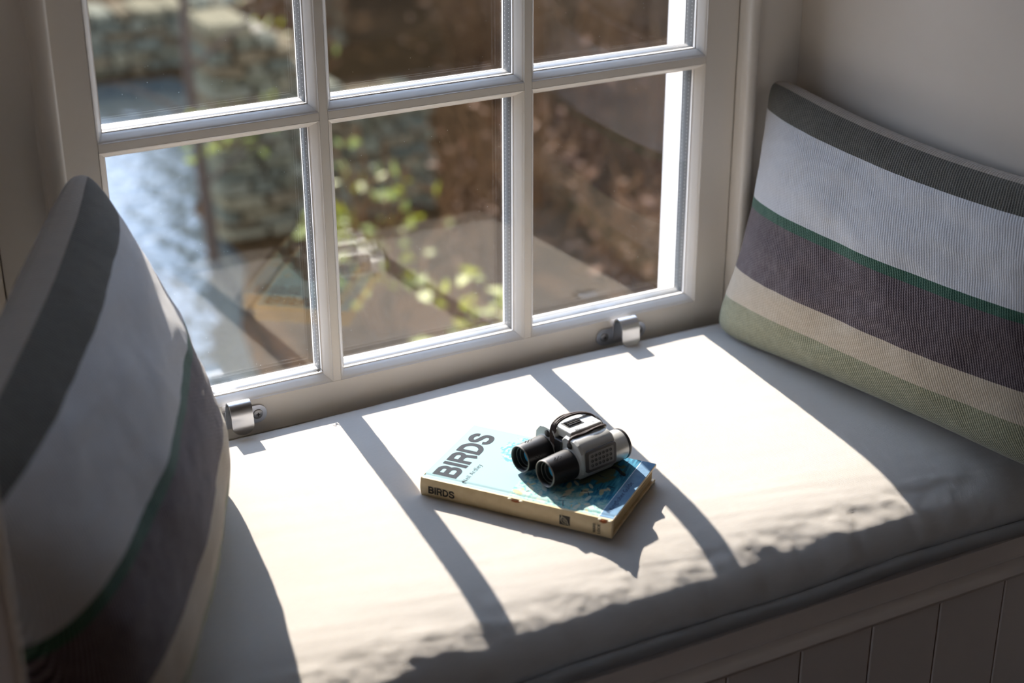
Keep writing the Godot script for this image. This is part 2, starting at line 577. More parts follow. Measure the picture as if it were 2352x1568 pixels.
# ------------------------------------------------------------------ the room
func build_room() -> void:
	var U := Vector3.RIGHT
	var W := Vector3.BACK
	var lp := [Vector2(-0.314, 0), Vector2(-0.560, 0.585), Vector2(-0.562, 0.592), Vector2(-0.567, 0.598), Vector2(-0.575, 0.6), Vector2(-2.2, 0.6), Vector2(-2.2, -0.14), Vector2(-0.3, -0.14), Vector2(-0.3, -0.11), Vector2(-0.314, -0.11)]
	struct("wall_left", prism(MB.new(), lp, Vector3.ZERO, U, W, Vector3.UP, -0.5, 2.0, 0.5), M.wall, "plastered splayed reveal and wall left of the window seat", "wall")
	var rp := [Vector2(0.5585, 0), Vector2(0.585, 0.592), Vector2(0.593, 0.6), Vector2(2.6, 0.6), Vector2(2.6, -0.14), Vector2(0.545, -0.14), Vector2(0.545, -0.11), Vector2(0.5585, -0.11)]
	struct("wall_right", prism(MB.new(), rp, Vector3.ZERO, U, W, Vector3.UP, -0.5, 2.0, 0.5), M.wall, "plastered reveal behind the right pillow", "wall")
	struct("wall_above", box(MB.new(), Vector3(-0.57, 1.3, -0.14), Vector3(0.6, 2.0, 0.6)), M.wall, "plastered wall above the window", "wall")
	struct("wall_below", box(MB.new(), Vector3(-0.32, -0.5, -0.14), Vector3(0.56, -0.0605, -0.112)), M.plaster_out, "wall below the window", "wall")
	# side wall with a second window, whose daylight reaches the bench front and the right pillow
	var sw := MB.new()
	box(sw, Vector3(-2.3, -0.5, -0.14), Vector3(-2.2, 2.0, 1.35))
	box(sw, Vector3(-2.3, -0.5, 2.05), Vector3(-2.2, 2.0, 3.4))
	box(sw, Vector3(-2.3, -0.5, 1.35), Vector3(-2.2, 0.35, 2.05))
	box(sw, Vector3(-2.3, 1.45, 1.35), Vector3(-2.2, 2.0, 2.05))
	struct("wall_far_left", sw, M.wall, "side wall of the room", "wall")
	var sf := Node3D.new()
	sf.name = "window_3"
	add_child(sf)
	sf.position = Vector3(-2.25, 0.35, 1.70)
	tag(sf, "plain white window in the side wall of the room", "window", "", "structure")
	for e in [[Vector3(-0.03, 0, -0.35), Vector3(0.03, 1.1, -0.31)], [Vector3(-0.03, 0, 0.31), Vector3(0.03, 1.1, 0.35)], [Vector3(-0.03, 0, -0.31), Vector3(0.03, 0.04, 0.31)], [Vector3(-0.03, 1.06, -0.31), Vector3(0.03, 1.1, 0.31)], [Vector3(-0.02, 0.04, -0.015), Vector3(0.02, 1.06, 0.015)]]:
		obj("frame_bar", box(MB.new(), e[0], e[1], 0.002), M.paint, sf)
	var sg := MB.new()
	sg.face(Vector3(0, 0.04, -0.31), Vector3(0, 0.04, 0.31), Vector3(0, 1.06, 0.31), Vector3(0, 1.06, -0.31), Vector3(1, 0, 0))
	obj("pane", sg, M.glass, sf)
	struct("wall_far_right", box(MB.new(), Vector3(2.6, -0.5, -0.14), Vector3(2.7, 2.0, 3.4)), M.wall, "opposite side wall of the room", "wall")
	struct("wall_back", box(MB.new(), Vector3(-2.3, -0.5, 3.3), Vector3(2.7, 2.0, 3.4)), M.wall, "back wall of the room", "wall")
	struct("ceiling", box(MB.new(), Vector3(-2.3, 2.0, -0.14), Vector3(2.7, 2.1, 3.4)), M.ceiling, "plain ceiling of the room", "ceiling")
	struct("floor", box(MB.new(), Vector3(-2.3, -0.6, -0.14), Vector3(2.7, -0.5, 3.4)), M.floor, "brown wooden floor of the room", "floor")

	# rounded timber post at the end of the bench
	var post := [Vector2(-0.4365, 0.615), Vector2(-0.4365, 0.609), Vector2(-0.4388, 0.6035), Vector2(-0.4445, 0.601), Vector2(-0.60, 0.601), Vector2(-0.60, 0.645), Vector2(-0.4445, 0.645), Vector2(-0.4388, 0.6425), Vector2(-0.4365, 0.637)]
	struct("trim_8", prism(MB.new(), post, Vector3.ZERO, U, W, Vector3.UP, -0.5, 2.0, 0.5), M.bench, "painted timber post at the end of the window seat", "trim")

func build_bench() -> void:
	var b := thing("window_bench", "painted window bench with vertical boarding under the seat cushion", "bench", Vector3(0, -0.5, 0))
	b.set_meta("kind", "structure")
	var seat := [Vector2(-0.3145, 0.002), Vector2(0.558, 0.002), Vector2(0.577, 0.463), Vector2(-0.5085, 0.463)]
	obj("seat_board", prism(MB.new(), seat, Vector3(0, 0.5, 0), Vector3.RIGHT, Vector3.BACK, Vector3.UP, -0.062, -0.042), M.bench, b)
	obj("fascia", box(MB.new(), Vector3(-0.499, 0.5 - 0.078, 0.444), Vector3(0.5765, 0.5 - 0.0625, 0.462), 0.001), M.bench, b)
	var nose := [Vector2(0, 0), Vector2(0.008, 0), Vector2(0.0125, -0.002), Vector2(0.0145, -0.0065), Vector2(0.0125, -0.011), Vector2(0.008, -0.013), Vector2(0, -0.013)]
	obj("nosing", prism(MB.new(), nose, Vector3(0, 0.5 - 0.066, 0.4622), Vector3.BACK, Vector3.UP, Vector3.RIGHT, -0.506, 0.5765), M.bench, b)
	var x := -0.480
	while x < 0.57:
		var hi := minf(x + 0.0815, 0.576)
		obj("board", box(MB.new(), Vector3(x, 0.0, 0.446), Vector3(hi, 0.5 - 0.0785, 0.458), 0.0022), M.bench, b)
		x += 0.082

# ------------------------------------------------------------------ seat cushion
func build_cushion() -> void:
	var t := thing("seat_cushion", "off-white cotton bench cushion with piped front edge below the window", "cushion", Vector3(0, -0.0418, 0.2))
	var prof: Array = curve([Vector2(0.020, -0.041), Vector2(0.0095, -0.037), Vector2(0.0068, -0.022), Vector2(0.0070, -0.006), Vector2(0.0095, 0.0075), Vector2(0.016, 0.0150), Vector2(0.028, 0.0182), Vector2(0.055, 0.0194), Vector2(0.10, 0.0196), Vector2(0.16, 0.0195), Vector2(0.22, 0.0193), Vector2(0.28, 0.0189), Vector2(0.33, 0.0180), Vector2(0.365, 0.0164), Vector2(0.392, 0.0130), Vector2(0.414, 0.0076), Vector2(0.431, -0.0002), Vector2(0.442, -0.0095), Vector2(0.4485, -0.0190), Vector2(0.4505, -0.0275), Vector2(0.4495, -0.0335), Vector2(0.447, -0.0375)], 8)
	var nz := FastNoiseLite.new()
	nz.seed = 7
	nz.frequency = 1.0
	nz.fractal_octaves = 3
	var nf := prof.size() - 1
	var run := [0.0]
	for k in nf: run.append(run[k] + prof[k].distance_to(prof[k + 1]))
	var f := func(a: float, b: float) -> Vector3:
		var q: Vector2 = prof[int(round(b * nf))]
		var x := lerpf(-0.3135 - 0.418 * q.x, 0.5575 + 0.032 * q.x, a)
		var front := smoothstep(0.375, 0.428, q.x)
		var down := smoothstep(-0.012, -0.036, q.y)
		var w := nz.get_noise_2d(x * 13.0, q.x * 30.0 + q.y * 30.0) * 0.0026 * front * (1.0 - 0.75 * down)
		w += nz.get_noise_2d(x * 34.0 + 40.0, q.x * 60.0 + q.y * 60.0) * 0.0007 * front
		var top := smoothstep(-0.004, 0.008, q.y)
		w += nz.get_noise_2d(x * 3.2 + q.x * 2.4 + 9.0, q.x * 62.0 - x * 12.0) * 0.00055 * top
		w += nz.get_noise_2d(x * 2.5 + 70.0, q.x * 4.0) * 0.0016 * top
		var edge := sin(x * 21.0) * 0.0016 * (1.0 - top) * smoothstep(0.2, 0.4, q.x)
		var back := (1.0 - smoothstep(0.0, 0.06, q.x)) * (0.0024 * sin(x * 9.0 - 0.6) + 0.006 * (x - 0.1))
		var lift := smoothstep(-0.035, 0.0, q.y)
		return Vector3(x, q.y + 0.0418 + w * 0.8 + back * lift + edge, q.x - 0.2 + w * front * 0.9)
	var uvf := func(a: float, b: float) -> Vector2:
		return Vector2(a * 0.98, run[int(round(b * nf))])
	obj("cover", grid(MB.new(), 420, nf, f, uvf, Vector3.UP), M.cushion, t)
	var pts := []
	for k in 121:
		var x := lerpf(-0.50, 0.5705, k / 120.0)
		pts.append(Vector3(x, -0.0345 + 0.0418 + sin(x * 21.0) * 0.0014 + nz.get_noise_2d(x * 9.0, 3.0) * 0.0018, 0.4570 - 0.2 + nz.get_noise_2d(x * 7.0, 8.0) * 0.0018))
	obj("piping", tube(MB.new(), pts, 0.0068, 0.0068, 12), M.cushion, t)

# ------------------------------------------------------------------ pillows
func pillow(label: String, base: Vector3, cr: Array, front: float, back: float, bow: Vector3, sd: int) -> void:
	# cr: bottom-back, top-back, bottom-front, top-front corners
	var t := thing("wool_pillow", label, "pillow", base)
	var A: Vector3 = cr[0] - base
	var B: Vector3 = cr[1] - base
	var C: Vector3 = cr[2] - base
	var D: Vector3 = cr[3] - base
	var nn := ((C + D) - (A + B)).cross((B + D) - (A + C)).normalized()
	if nn.x * (1.0 if base.x < 0.1 else -1.0) < 0.0: nn = -nn
	var nz := FastNoiseLite.new()
	nz.seed = sd
	nz.frequency = 1.0
	var ease := func(a: float) -> float: return lerpf(a, 0.5 - 0.5 * cos(PI * a), 0.75)
	for side in [1.0, -1.0]:
		var f := func(a: float, b: float) -> Vector3:
			var u: float = ease.call(a)
			var v: float = 1.0 - ease.call(b)
			var pos := A.lerp(C, u).lerp(B.lerp(D, u), v)
			pos += bow * (4.0 * u * (1.0 - u)) * v
			# edges drawn in between the corners
			var mid := (A + B + C + D) * 0.25
			var eu := 4.0 * u * (1.0 - u)
			var ev := 4.0 * v * (1.0 - v)
			var along := (C - A).normalized()
			var up := (B - A).normalized()
			pos += up * (0.5 - v) * 0.05 * eu * (1.0 - ev) * 0.35
			pos += along * (0.5 - u) * 0.06 * ev * (1.0 - eu)
			var cn := pow(absf(2.0 * u - 1.0), 9.0) * pow(absf(2.0 * v - 1.0), 9.0)
			pos = pos.lerp(mid, 0.075 * cn)
			var th := pow(maxf(eu, 0.0), 0.42) * pow(maxf(ev, 0.0), 0.42)
			var wr := nz.get_noise_2d(u * 3.0 + side, v * 4.0) * 0.006 + nz.get_noise_2d(u * 9.0, v * 5.0 + 4.0 * side) * 0.0022 * (1.0 - ev)
			var grow: float = front if side > 0.0 else back
			# filling sinks towards the bottom
			grow *= 1.0 + 0.22 * (0.5 - v)
			return pos + nn * side * (grow * th + wr * sqrt(eu * ev))
		var uvf := func(a: float, b: float) -> Vector2:
			return Vector2(ease.call(a), ease.call(b))
		obj("front_panel" if side > 0.0 else "back_panel", grid(MB.new(), 110, 80, f, uvf, nn * side), M.wool, t)

func build_pillows() -> void:
	pillow("striped grey wool pillow leaning on the wall beside the left sash lift", Vector3(-0.26, 0.0185, 0.26),
		[Vector3(-0.160, 0.026, 0.062), Vector3(-0.243, 0.330, 0.028), Vector3(-0.3925, 0.026, 0.572), Vector3(-0.470, 0.306, 0.543)], 0.076, 0.040, Vector3(-0.004, 0, 0), 3)
	pillow("striped grey wool pillow standing in the sunlit corner by the right reveal", Vector3(0.5, 0.0185, 0.26),
		[Vector3(0.4475, 0.0150, 0.027), Vector3(0.524, 0.306, 0.002), Vector3(0.530, 0.022, 0.50), Vector3(0.571, 0.288, 0.47)], 0.055, 0.012, Vector3(-0.004, -0.006, 0), 5)

# ------------------------------------------------------------------ sash lifts
func sash_lift(at: Vector3, label: String) -> void:
	var t := thing("sash_lift", label, "handle", at, 0.0, "sash lifts on the bottom rail")
	t.scale = Vector3.ONE * 1.15
	var plate := []
	for k in 17:
		var an := -PI / 2 + PI * k / 16.0
		plate.append(Vector2(0.0195 + cos(an) * 0.0085, sin(an) * 0.0085))
	for k in 17:
		var an := PI / 2 + PI * k / 16.0
		plate.append(Vector2(-0.0195 + cos(an) * 0.0085, sin(an) * 0.0085))
	obj("plate", prism(MB.new(), plate, Vector3.ZERO, Vector3.RIGHT, Vector3.UP, Vector3.BACK, 0.0003, 0.0022), M.chrome, t)
	var mid: Array = curve([Vector2(0.0030, -0.004), Vector2(0.0030, 0.006), Vector2(0.0036, 0.0125), Vector2(0.0066, 0.0182), Vector2(0.0115, 0.0200), Vector2(0.0162, 0.0176), Vector2(0.0186, 0.0118), Vector2(0.0192, 0.0050), Vector2(0.0203, -0.0010), Vector2(0.0228, -0.0062)], 5)
	var m := MB.new()
	var hw := 0.0098
	var cnt := mid.size()
	var nr := normals2d(mid, false, -1.0)
	var rings := []
	for k in cnt:
		var nn: Vector2 = nr[mini(k, cnt - 2)][0 if k < cnt - 1 else 1]
		# the free end is rounded
		var left: float = run_left(mid, k)
		var w := hw
		if left < 0.008: w = hw * sqrt(maxf(0.0, 1.0 - pow(1.0 - left / 0.008, 2.2)))
		rings.append([mid[k], nn, maxf(w, 0.0004)])
	for side in [1.0, -1.0]:
		for k in cnt - 1:
			var q := []
			for e in [[k, -1.0], [k, 1.0], [k + 1, 1.0], [k + 1, -1.0]]:
				var r: Array = rings[e[0]]
				var c2: Vector2 = r[0] + r[1] * side * 0.0007
				q.append(m.v(Vector3(e[1] * r[2], c2.y, c2.x), Vector3(0, r[1].y, r[1].x) * side))
			m.quad(q[0], q[1], q[2], q[3])
	for sx in [-1.0, 1.0]:
		for k in cnt - 1:
			var a: Array = rings[k]
			var b: Array = rings[k + 1]
			var a0: Vector2 = a[0] - a[1] * 0.0007
			var a1: Vector2 = a[0] + a[1] * 0.0007
			var b0: Vector2 = b[0] - b[1] * 0.0007
			var b1: Vector2 = b[0] + b[1] * 0.0007
			m.face(Vector3(sx * a[2], a0.y, a0.x), Vector3(sx * a[2], a1.y, a1.x), Vector3(sx * b[2], b1.y, b1.x), Vector3(sx * b[2], b0.y, b0.x), Vector3(sx, 0, 0))
	obj("finger_hook", m, M.chrome, t)
	for sx in [-1.0, 1.0]:
		var sc := obj("screw", lathe(MB.new(), [Vector2(0.0036, 0.0), Vector2(0.0036, 0.0022), Vector2(0.0031, 0.0042), Vector2(0.0021, 0.0047)], Vector3(sx * 0.0195, 0, 0), Vector3.BACK, 20), M.screw, t)
		var sl := MB.new()
		box(sl, Vector3(sx * 0.0195 - 0.0018, -0.0004, 0.0034), Vector3(sx * 0.0195 + 0.0018, 0.0004, 0.00375))
		box(sl, Vector3(sx * 0.0195 - 0.0004, -0.0018, 0.0034), Vector3(sx * 0.0195 + 0.0004, 0.0018, 0.00375))
		obj("slot", sl, M.slot, sc)

func run_left(c: Array, k: int) -> float:
	var s := 0.0
	for j in range(k, c.size() - 1): s += c[j].distance_to(c[j + 1])
	return s

# ------------------------------------------------------------------ book
func lettering(parent: Node, called: String, words: String, weight: int, width: float, height: float, at: Vector3, basis: Basis, m: Material, spacing := 0) -> MeshInstance3D:
	# flat print: left end of the baseline at "at", x of the basis = reading direction
	var font := SystemFont.new()
	font.font_names = PackedStringArray(["Droid Sans"])
	font.font_weight = weight
	var fv := FontVariation.new()
	fv.base_font = font
	fv.spacing_glyph = spacing
	var tm := TextMesh.new()
	tm.text = words
	tm.font = fv
	tm.font_size = 64
	tm.pixel_size = 0.001
	tm.depth = 0.002
	tm.horizontal_alignment = HORIZONTAL_ALIGNMENT_LEFT
	tm.vertical_alignment = VERTICAL_ALIGNMENT_BOTTOM
	var bb := tm.get_aabb()
	var o := inst(called, tm, m, parent)
	var sx := width / bb.size.x
	var sy := height / bb.size.y
	var b2 := basis * Basis.from_scale(Vector3(sx, sy, 0.04))
	o.transform = Transform3D(b2, at - b2 * Vector3(bb.position.x, bb.position.y, 0))
	return o

func ribbon(m: MB, path: Array, half: float, b: Basis, at: Vector3) -> void:
	# a flat printed stroke along a path given in (reading, upright) coordinates
	var nn := b.z.normalized()
	var last := []
	for k in path.size():
		var d: Vector2 = (path[mini(k + 1, path.size() - 1)] - path[maxi(k - 1, 0)]).normalized()
		var s := Vector2(-d.y, d.x) * half
		var q := []
		for e in [path[k] + s, path[k] - s]: q.append(m.v(at + b * Vector3(e.x, e.y, 0), nn))
		if last: m.quad(last[0], q[0], q[1], last[1])
		last = q

func arc(c: Vector2, rx: float, ry: float) -> Array:
	var out := []
	for k in 15:
		var an := PI / 2 - PI * k / 14.0
		out.append(c + Vector2(cos(an) * rx, sin(an) * ry))
	return out

func grotesque(parent: Node, called: String, width: float, height: float, at: Vector3, basis: Basis, mt: Material) -> void:
	# the word BIRDS in heavy sans-serif capitals, one mesh for each letter
	var o := Node3D.new()
	o.name = called
	parent.add_child(o, true)
	var b := basis * Basis.from_scale(Vector3(width / 3.46, height, 1))
	var h := 0.105
	var x := 0.0
	for ch in ["B", "I", "R", "D", "S"]:
		var paths := []
		var adv := 0.8
		var stem := [Vector2(h, 0), Vector2(h, 1)]
		match ch:
			"B":
				paths = [stem, [Vector2(h, 1 - h)] + arc(Vector2(0.42, 0.7125), 0.19, 0.1825) + [Vector2(h, 0.53)], [Vector2(h, 0.53)] + arc(Vector2(0.43, 0.3175), 0.215, 0.2125) + [Vector2(h, h)]]
				adv = 0.82
			"I":
				paths = [stem]
				adv = 0.29
			"R":
				paths = [stem, [Vector2(h, 1 - h)] + arc(Vector2(0.43, 0.695), 0.2, 0.2) + [Vector2(h, 0.495)], [Vector2(0.40, 0.50), Vector2(0.55, 0.40), Vector2(0.585, 0.22), Vector2(0.61, 0.06), Vector2(0.64, 0.0)]]
				adv = 0.79
			"D":
				paths = [stem, [Vector2(h, 1 - h)] + arc(Vector2(0.30, 0.5), 0.37, 0.395) + [Vector2(h, h)]]
				adv = 0.82
			"S":
				paths = [curve([Vector2(0.63, 0.68), Vector2(0.58, 0.83), Vector2(0.37, 0.905), Vector2(0.16, 0.84), Vector2(0.11, 0.72), Vector2(0.17, 0.60), Vector2(0.38, 0.52), Vector2(0.59, 0.44), Vector2(0.65, 0.29), Vector2(0.58, 0.15), Vector2(0.37, 0.095), Vector2(0.15, 0.15), Vector2(0.085, 0.32)], 4)]
				adv = 0.74
		var m := MB.new()
		var lift := 0.0
		for p2 in paths:
			var q := []
			for e in p2: q.append(e + Vector2(x, 0))
			ribbon(m, q, h, b, at + b.z.normalized() * lift)
			lift += 0.00002
		obj("letter", m, mt, o)
		x += adv

func cover_picture() -> ImageTexture:
	# jacket print in its own layout: u from the spine to the fore-edge, v from head to foot
	var w := 640
	var h := 1080
	var n := FastNoiseLite.new()
	n.seed = 17
	n.frequency = 0.012
	n.fractal_octaves = 4
	var r := RandomNumberGenerator.new()
	r.seed = 99
	var im := Image.create(w, h, false, Image.FORMAT_RGB8)
	var pale := rgb(146, 178, 182)
	for y in h:
		var v := (y + 0.5) / h
		for x in w:
			var u := (x + 0.5) / w
			var q := pale
			var e := n.get_noise_2d(x, y)
			if v > 0.455 and v < 0.925:
				# painted picture: pale thicket near the spine, deep blue-green water to the right
				var deep := smoothstep(0.20, 0.52, u + e * 0.25 + (v - 0.62) * 0.45)
				var streak := n.get_noise_2d(x * 0.5, y * 5.0 + u * 160.0)
				q = rgb(158, 186, 178).lerp(rgb(34, 112, 142), deep)
				q = q.lerp(rgb(20, 84, 112), clampf(streak * 1.6, 0.0, 1.0) * deep)
				q = q.lerp(rgb(96, 176, 196), clampf(-streak * 1.3, 0.0, 1.0) * deep * 0.7)
				q = q.lerp(rgb(92, 160, 160), clampf(n.get_noise_2d(x * 3.0, y * 3.0 + 500.0) * 2.4, 0.0, 1.0) * (1.0 - deep) * 0.8)
				# dark olive bank at the fore-edge
				var bank := Vector2((u - 0.74) / 0.30, (v - 0.72) / 0.16).length() + e * 0.5
				q = q.lerp(rgb(92, 100, 78), smoothstep(1.0, 0.8, bank))
				var twig := absf(u - 0.72 - 0.25 * (v - 0.72) - 0.05 * sin(v * 40.0))
				if bank < 1.2 and twig < 0.022: q = q.lerp(rgb(30, 34, 40), 0.9)
			elif v >= 0.925:
				q = rgb(108, 144, 172).lerp(rgb(92, 126, 156), clampf(0.5 + e, 0.0, 1.0))
			if absf(v - 0.927) < 0.0016: q = rgb(206, 224, 234)
			# a soft blue-green shape rising above the picture
			if v > 0.23 and v <= 0.47:
				var d := Vector2((u - 0.74 + (v - 0.33) * 0.35) / 0.26, (v - 0.36) / 0.12).length() + e * 0.55
				var wing := n.get_noise_2d(x * 1.2 + y * 2.2, y * 1.5 - x * 2.0)
				if d < 1.0: q = q.lerp(rgb(86, 152, 160) if wing > -0.08 else rgb(158, 190, 190), smoothstep(1.0, 0.75, d) * 0.9)
			im.set_pixel(x, y, q)
	# cream leaves and dark dabs
	for k in 46:
		var cx := r.randf_range(0.03, 0.52) * w
		var cy := r.randf_range(0.48, 0.88) * h
		var ra := r.randf_range(12, 34)
		var rb := ra * r.randf_range(0.3, 0.5)
		var an := r.randf_range(-1.2, 1.2)
		var col: Color = [rgb(204, 198, 172), rgb(192, 198, 182), rgb(182, 172, 132)][k % 3]
		blob(im, cx, cy, ra, rb, an, col)
	blob(im, 0.80 * w, 0.66 * h, 62, 30, 0.1, rgb(176, 156, 112))
	for k in 26:
		blob(im, r.randf_range(0.05, 0.95) * w, r.randf_range(0.5, 0.9) * h, r.randf_range(8, 30), r.randf_range(2, 5), r.randf_range(-1.5, 1.5), rgb(28, 44, 58))
	return ImageTexture.create_from_image(im)

func blob(im: Image, cx: float, cy: float, ra: float, rb: float, an: float, col: Color) -> void:
	var c := cos(an)
	var s := sin(an)
	for y in range(maxi(0, int(cy - ra)), mini(im.get_height(), int(cy + ra) + 1)):
		for x in range(maxi(0, int(cx - ra)), mini(im.get_width(), int(cx + ra) + 1)):
			var dx := x - cx
			var dy := y - cy
			var a := (dx * c + dy * s) / ra
			var b := (-dx * s + dy * c) / rb
			if a * a + b * b < 1.0: im.set_pixel(x, y, im.get_pixel(x, y).lerp(col, 0.85))

const BOOK_W := 0.1125
const BOOK_H := 0.1895

func build_book() -> void:
	# local x from the spine to the fore-edge, z from head to foot of the cover
	var t := thing("bird_book", "worn hardback bird guide with blue cover and cream spine under the binoculars", "book", Vector3(-0.0055, 0.0190, 0.2147), deg_to_rad(37.45))
	var th := 0.0190
	var pic := mat(Color.WHITE, 0.7, 0.0, 0.3)
	pic.albedo_texture = cover_picture()
	# front board: body and printed top face with the hinge groove
	var top := MB.new()
	var f := func(a: float, b: float) -> Vector3:
		var x := a * BOOK_W
		var g := -0.0010 * exp(-pow((x - 0.0066) / 0.0016, 2.0))
		var e := -0.0009 * smoothstep(0.004, 0.0, x)
		return Vector3(x, th + g + e, b * BOOK_H)
	var uvf := func(a: float, b: float) -> Vector2: return Vector2(a, b)
	grid(top, 90, 6, f, uvf, Vector3.UP)
	obj("front_cover", top, pic, t)
	obj("front_board", box(MB.new(), Vector3(0.0012, th - 0.0026, 0.0004), Vector3(BOOK_W - 0.0003, th - 0.0012, BOOK_H - 0.0004), 0.0003), M.board, t)
	# worn cream rim of the jacket round the board
	var rim := MB.new()
	box(rim, Vector3(0.0, th - 0.0028, -0.0003), Vector3(BOOK_W, th - 0.00012, 0.0006), 0.0004)
	box(rim, Vector3(0.0, th - 0.0028, BOOK_H - 0.0006), Vector3(BOOK_W, th - 0.00012, BOOK_H + 0.0003), 0.0004)
	box(rim, Vector3(BOOK_W - 0.0006, th - 0.0028, 0.0), Vector3(BOOK_W + 0.0003, th - 0.00012, BOOK_H), 0.0004)
	obj("jacket_edge", rim, M.spine, t)
	obj("back_board", box(MB.new(), Vector3(0.001, 0.0, 0.0), Vector3(BOOK_W, 0.0026, BOOK_H), 0.0008), M.spine, t)
	# spine: gently rounded
	var sp := []
	for k in 13:
		var a := k / 12.0
		var y := 0.0004 + a * (th - 0.0006)
		sp.append(Vector2(-0.0004 - 0.0020 * sin(PI * a), y))
	sp.append(Vector2(0.0022, th - 0.0004))
	sp.append(Vector2(0.0022, 0.0004))
	obj("spine", prism(MB.new(), sp, Vector3.ZERO, Vector3.RIGHT, Vector3.UP, Vector3.BACK, 0.0, BOOK_H), M.spine, t)
	# page block: gatherings as fine sheets
	var pg := MB.new()
	var yy := 0.0030
	while yy < th - 0.0032:
		var q := sin(yy * 9000.0) * 0.00025
		box(pg, Vector3(0.003, yy, 0.0026 + q), Vector3(BOOK_W - 0.0032 - q, yy + 0.00042, BOOK_H - 0.0026 - q))
		yy += 0.0005
	obj("pages", pg, M.pages, t)
	# print on the cover
	var up := Basis(Vector3.RIGHT, -PI / 2)
	grotesque(t, "title_lettering", 0.0895, 0.0247, Vector3(0.0098, th + 0.00012, 0.0311), up, M.ink)
	lettering(t, "author_lettering", "Neil Ardley", 400, 0.036, 0.0062, Vector3(0.0075, th + 0.00005, 0.0438), up, M.ink)
	lettering(t, "series_lettering", "A Kingfisher Guide", 400, 0.060, 0.0056, Vector3(0.0095, th + 0.00005, 0.1845), up, M.navy)
	# print on the spine: faces -x, reads from head to foot
	var sb := Basis(Vector3(0, 0, 1), Vector3(0, 1, 0), Vector3(-1, 0, 0))
	grotesque(t, "spine_title", 0.0268, 0.0074, Vector3(-0.00262, 0.0050, 0.0085), sb, M.ink_dark)
	var sr := Basis(Vector3(0, 1, 0), Vector3(0, 0, -1), Vector3(-1, 0, 0))
	lettering(t, "publisher_lettering", "WARD", 700, 0.0094, 0.0026, Vector3(-0.00258, 0.0040, 0.1745), sr, M.ink_dark)
	lettering(t, "publisher_lettering", "LOCK", 700, 0.0094, 0.0026, Vector3(-0.00258, 0.0040, 0.1790), sr, M.ink_dark)
	# emblem: dark square with a pale long-beaked bird drawn in lines
	var em := obj("emblem", box(MB.new(), Vector3(-0.00258, 0.0045, 0.1400), Vector3(-0.0021, 0.0138, 0.1500)), M.ink_dark, t)
	var bird := MB.new()
	for line in [[Vector2(0.1415, 0.0160), Vector2(0.1424, 0.0128), Vector2(0.1446, 0.0118), Vector2(0.1472, 0.0092), Vector2(0.1484, 0.0062), Vector2(0.1496, 0.0046)], [Vector2(0.1424, 0.0128), Vector2(0.1414, 0.0098), Vector2(0.1426, 0.0070), Vector2(0.1452, 0.0056), Vector2(0.1484, 0.0062)], [Vector2(0.1436, 0.0108), Vector2(0.1440, 0.0084), Vector2(0.1462, 0.0066)], [Vector2(0.1452, 0.0104), Vector2(0.1454, 0.0086), Vector2(0.1474, 0.0068)]]:
		var pts := []
		for q in line: pts.append(Vector3(-0.00260, q.y, q.x))
		tube(bird, curve(pts, 4), 0.00034, 0.00022, 5)
	obj("bird_outline", bird, M.ink_light, em)
	# chips where the jacket is torn
	for c in [[0.0965, 0.011, 0.0022], [0.1815, 0.009, 0.0040]]:
		var ch := MB.new()
		var pl := []
		for k in 14:
			var an := TAU * k / 14.0
			pl.append(Vector2(c[0] + cos(an) * c[1] * 0.5 * (0.8 + 0.25 * sin(k * 2.7)), th - 0.0022 + sin(an) * c[2] * 0.5 * (0.8 + 0.3 * cos(k * 3.9))))
		prism(ch, pl, Vector3(-0.0016, 0, 0), Vector3.BACK, Vector3.UP, Vector3.RIGHT, -0.0003, 0.0002)
		obj("torn_patch", ch, M.torn, t)
	for c in [[0.003, 0.0008], [0.1855, 0.0016], [0.1875, -0.0004], [0.1780, -0.0004], [0.1018, -0.0008], [0.0905, -0.0006]]:
		obj("frayed_paper", ball(MB.new(), Vector3(c[1] - 0.0006, th - 0.0010, c[0]), Vector3(0.0013, 0.0007, 0.0019), 5), M.torn_white, t)

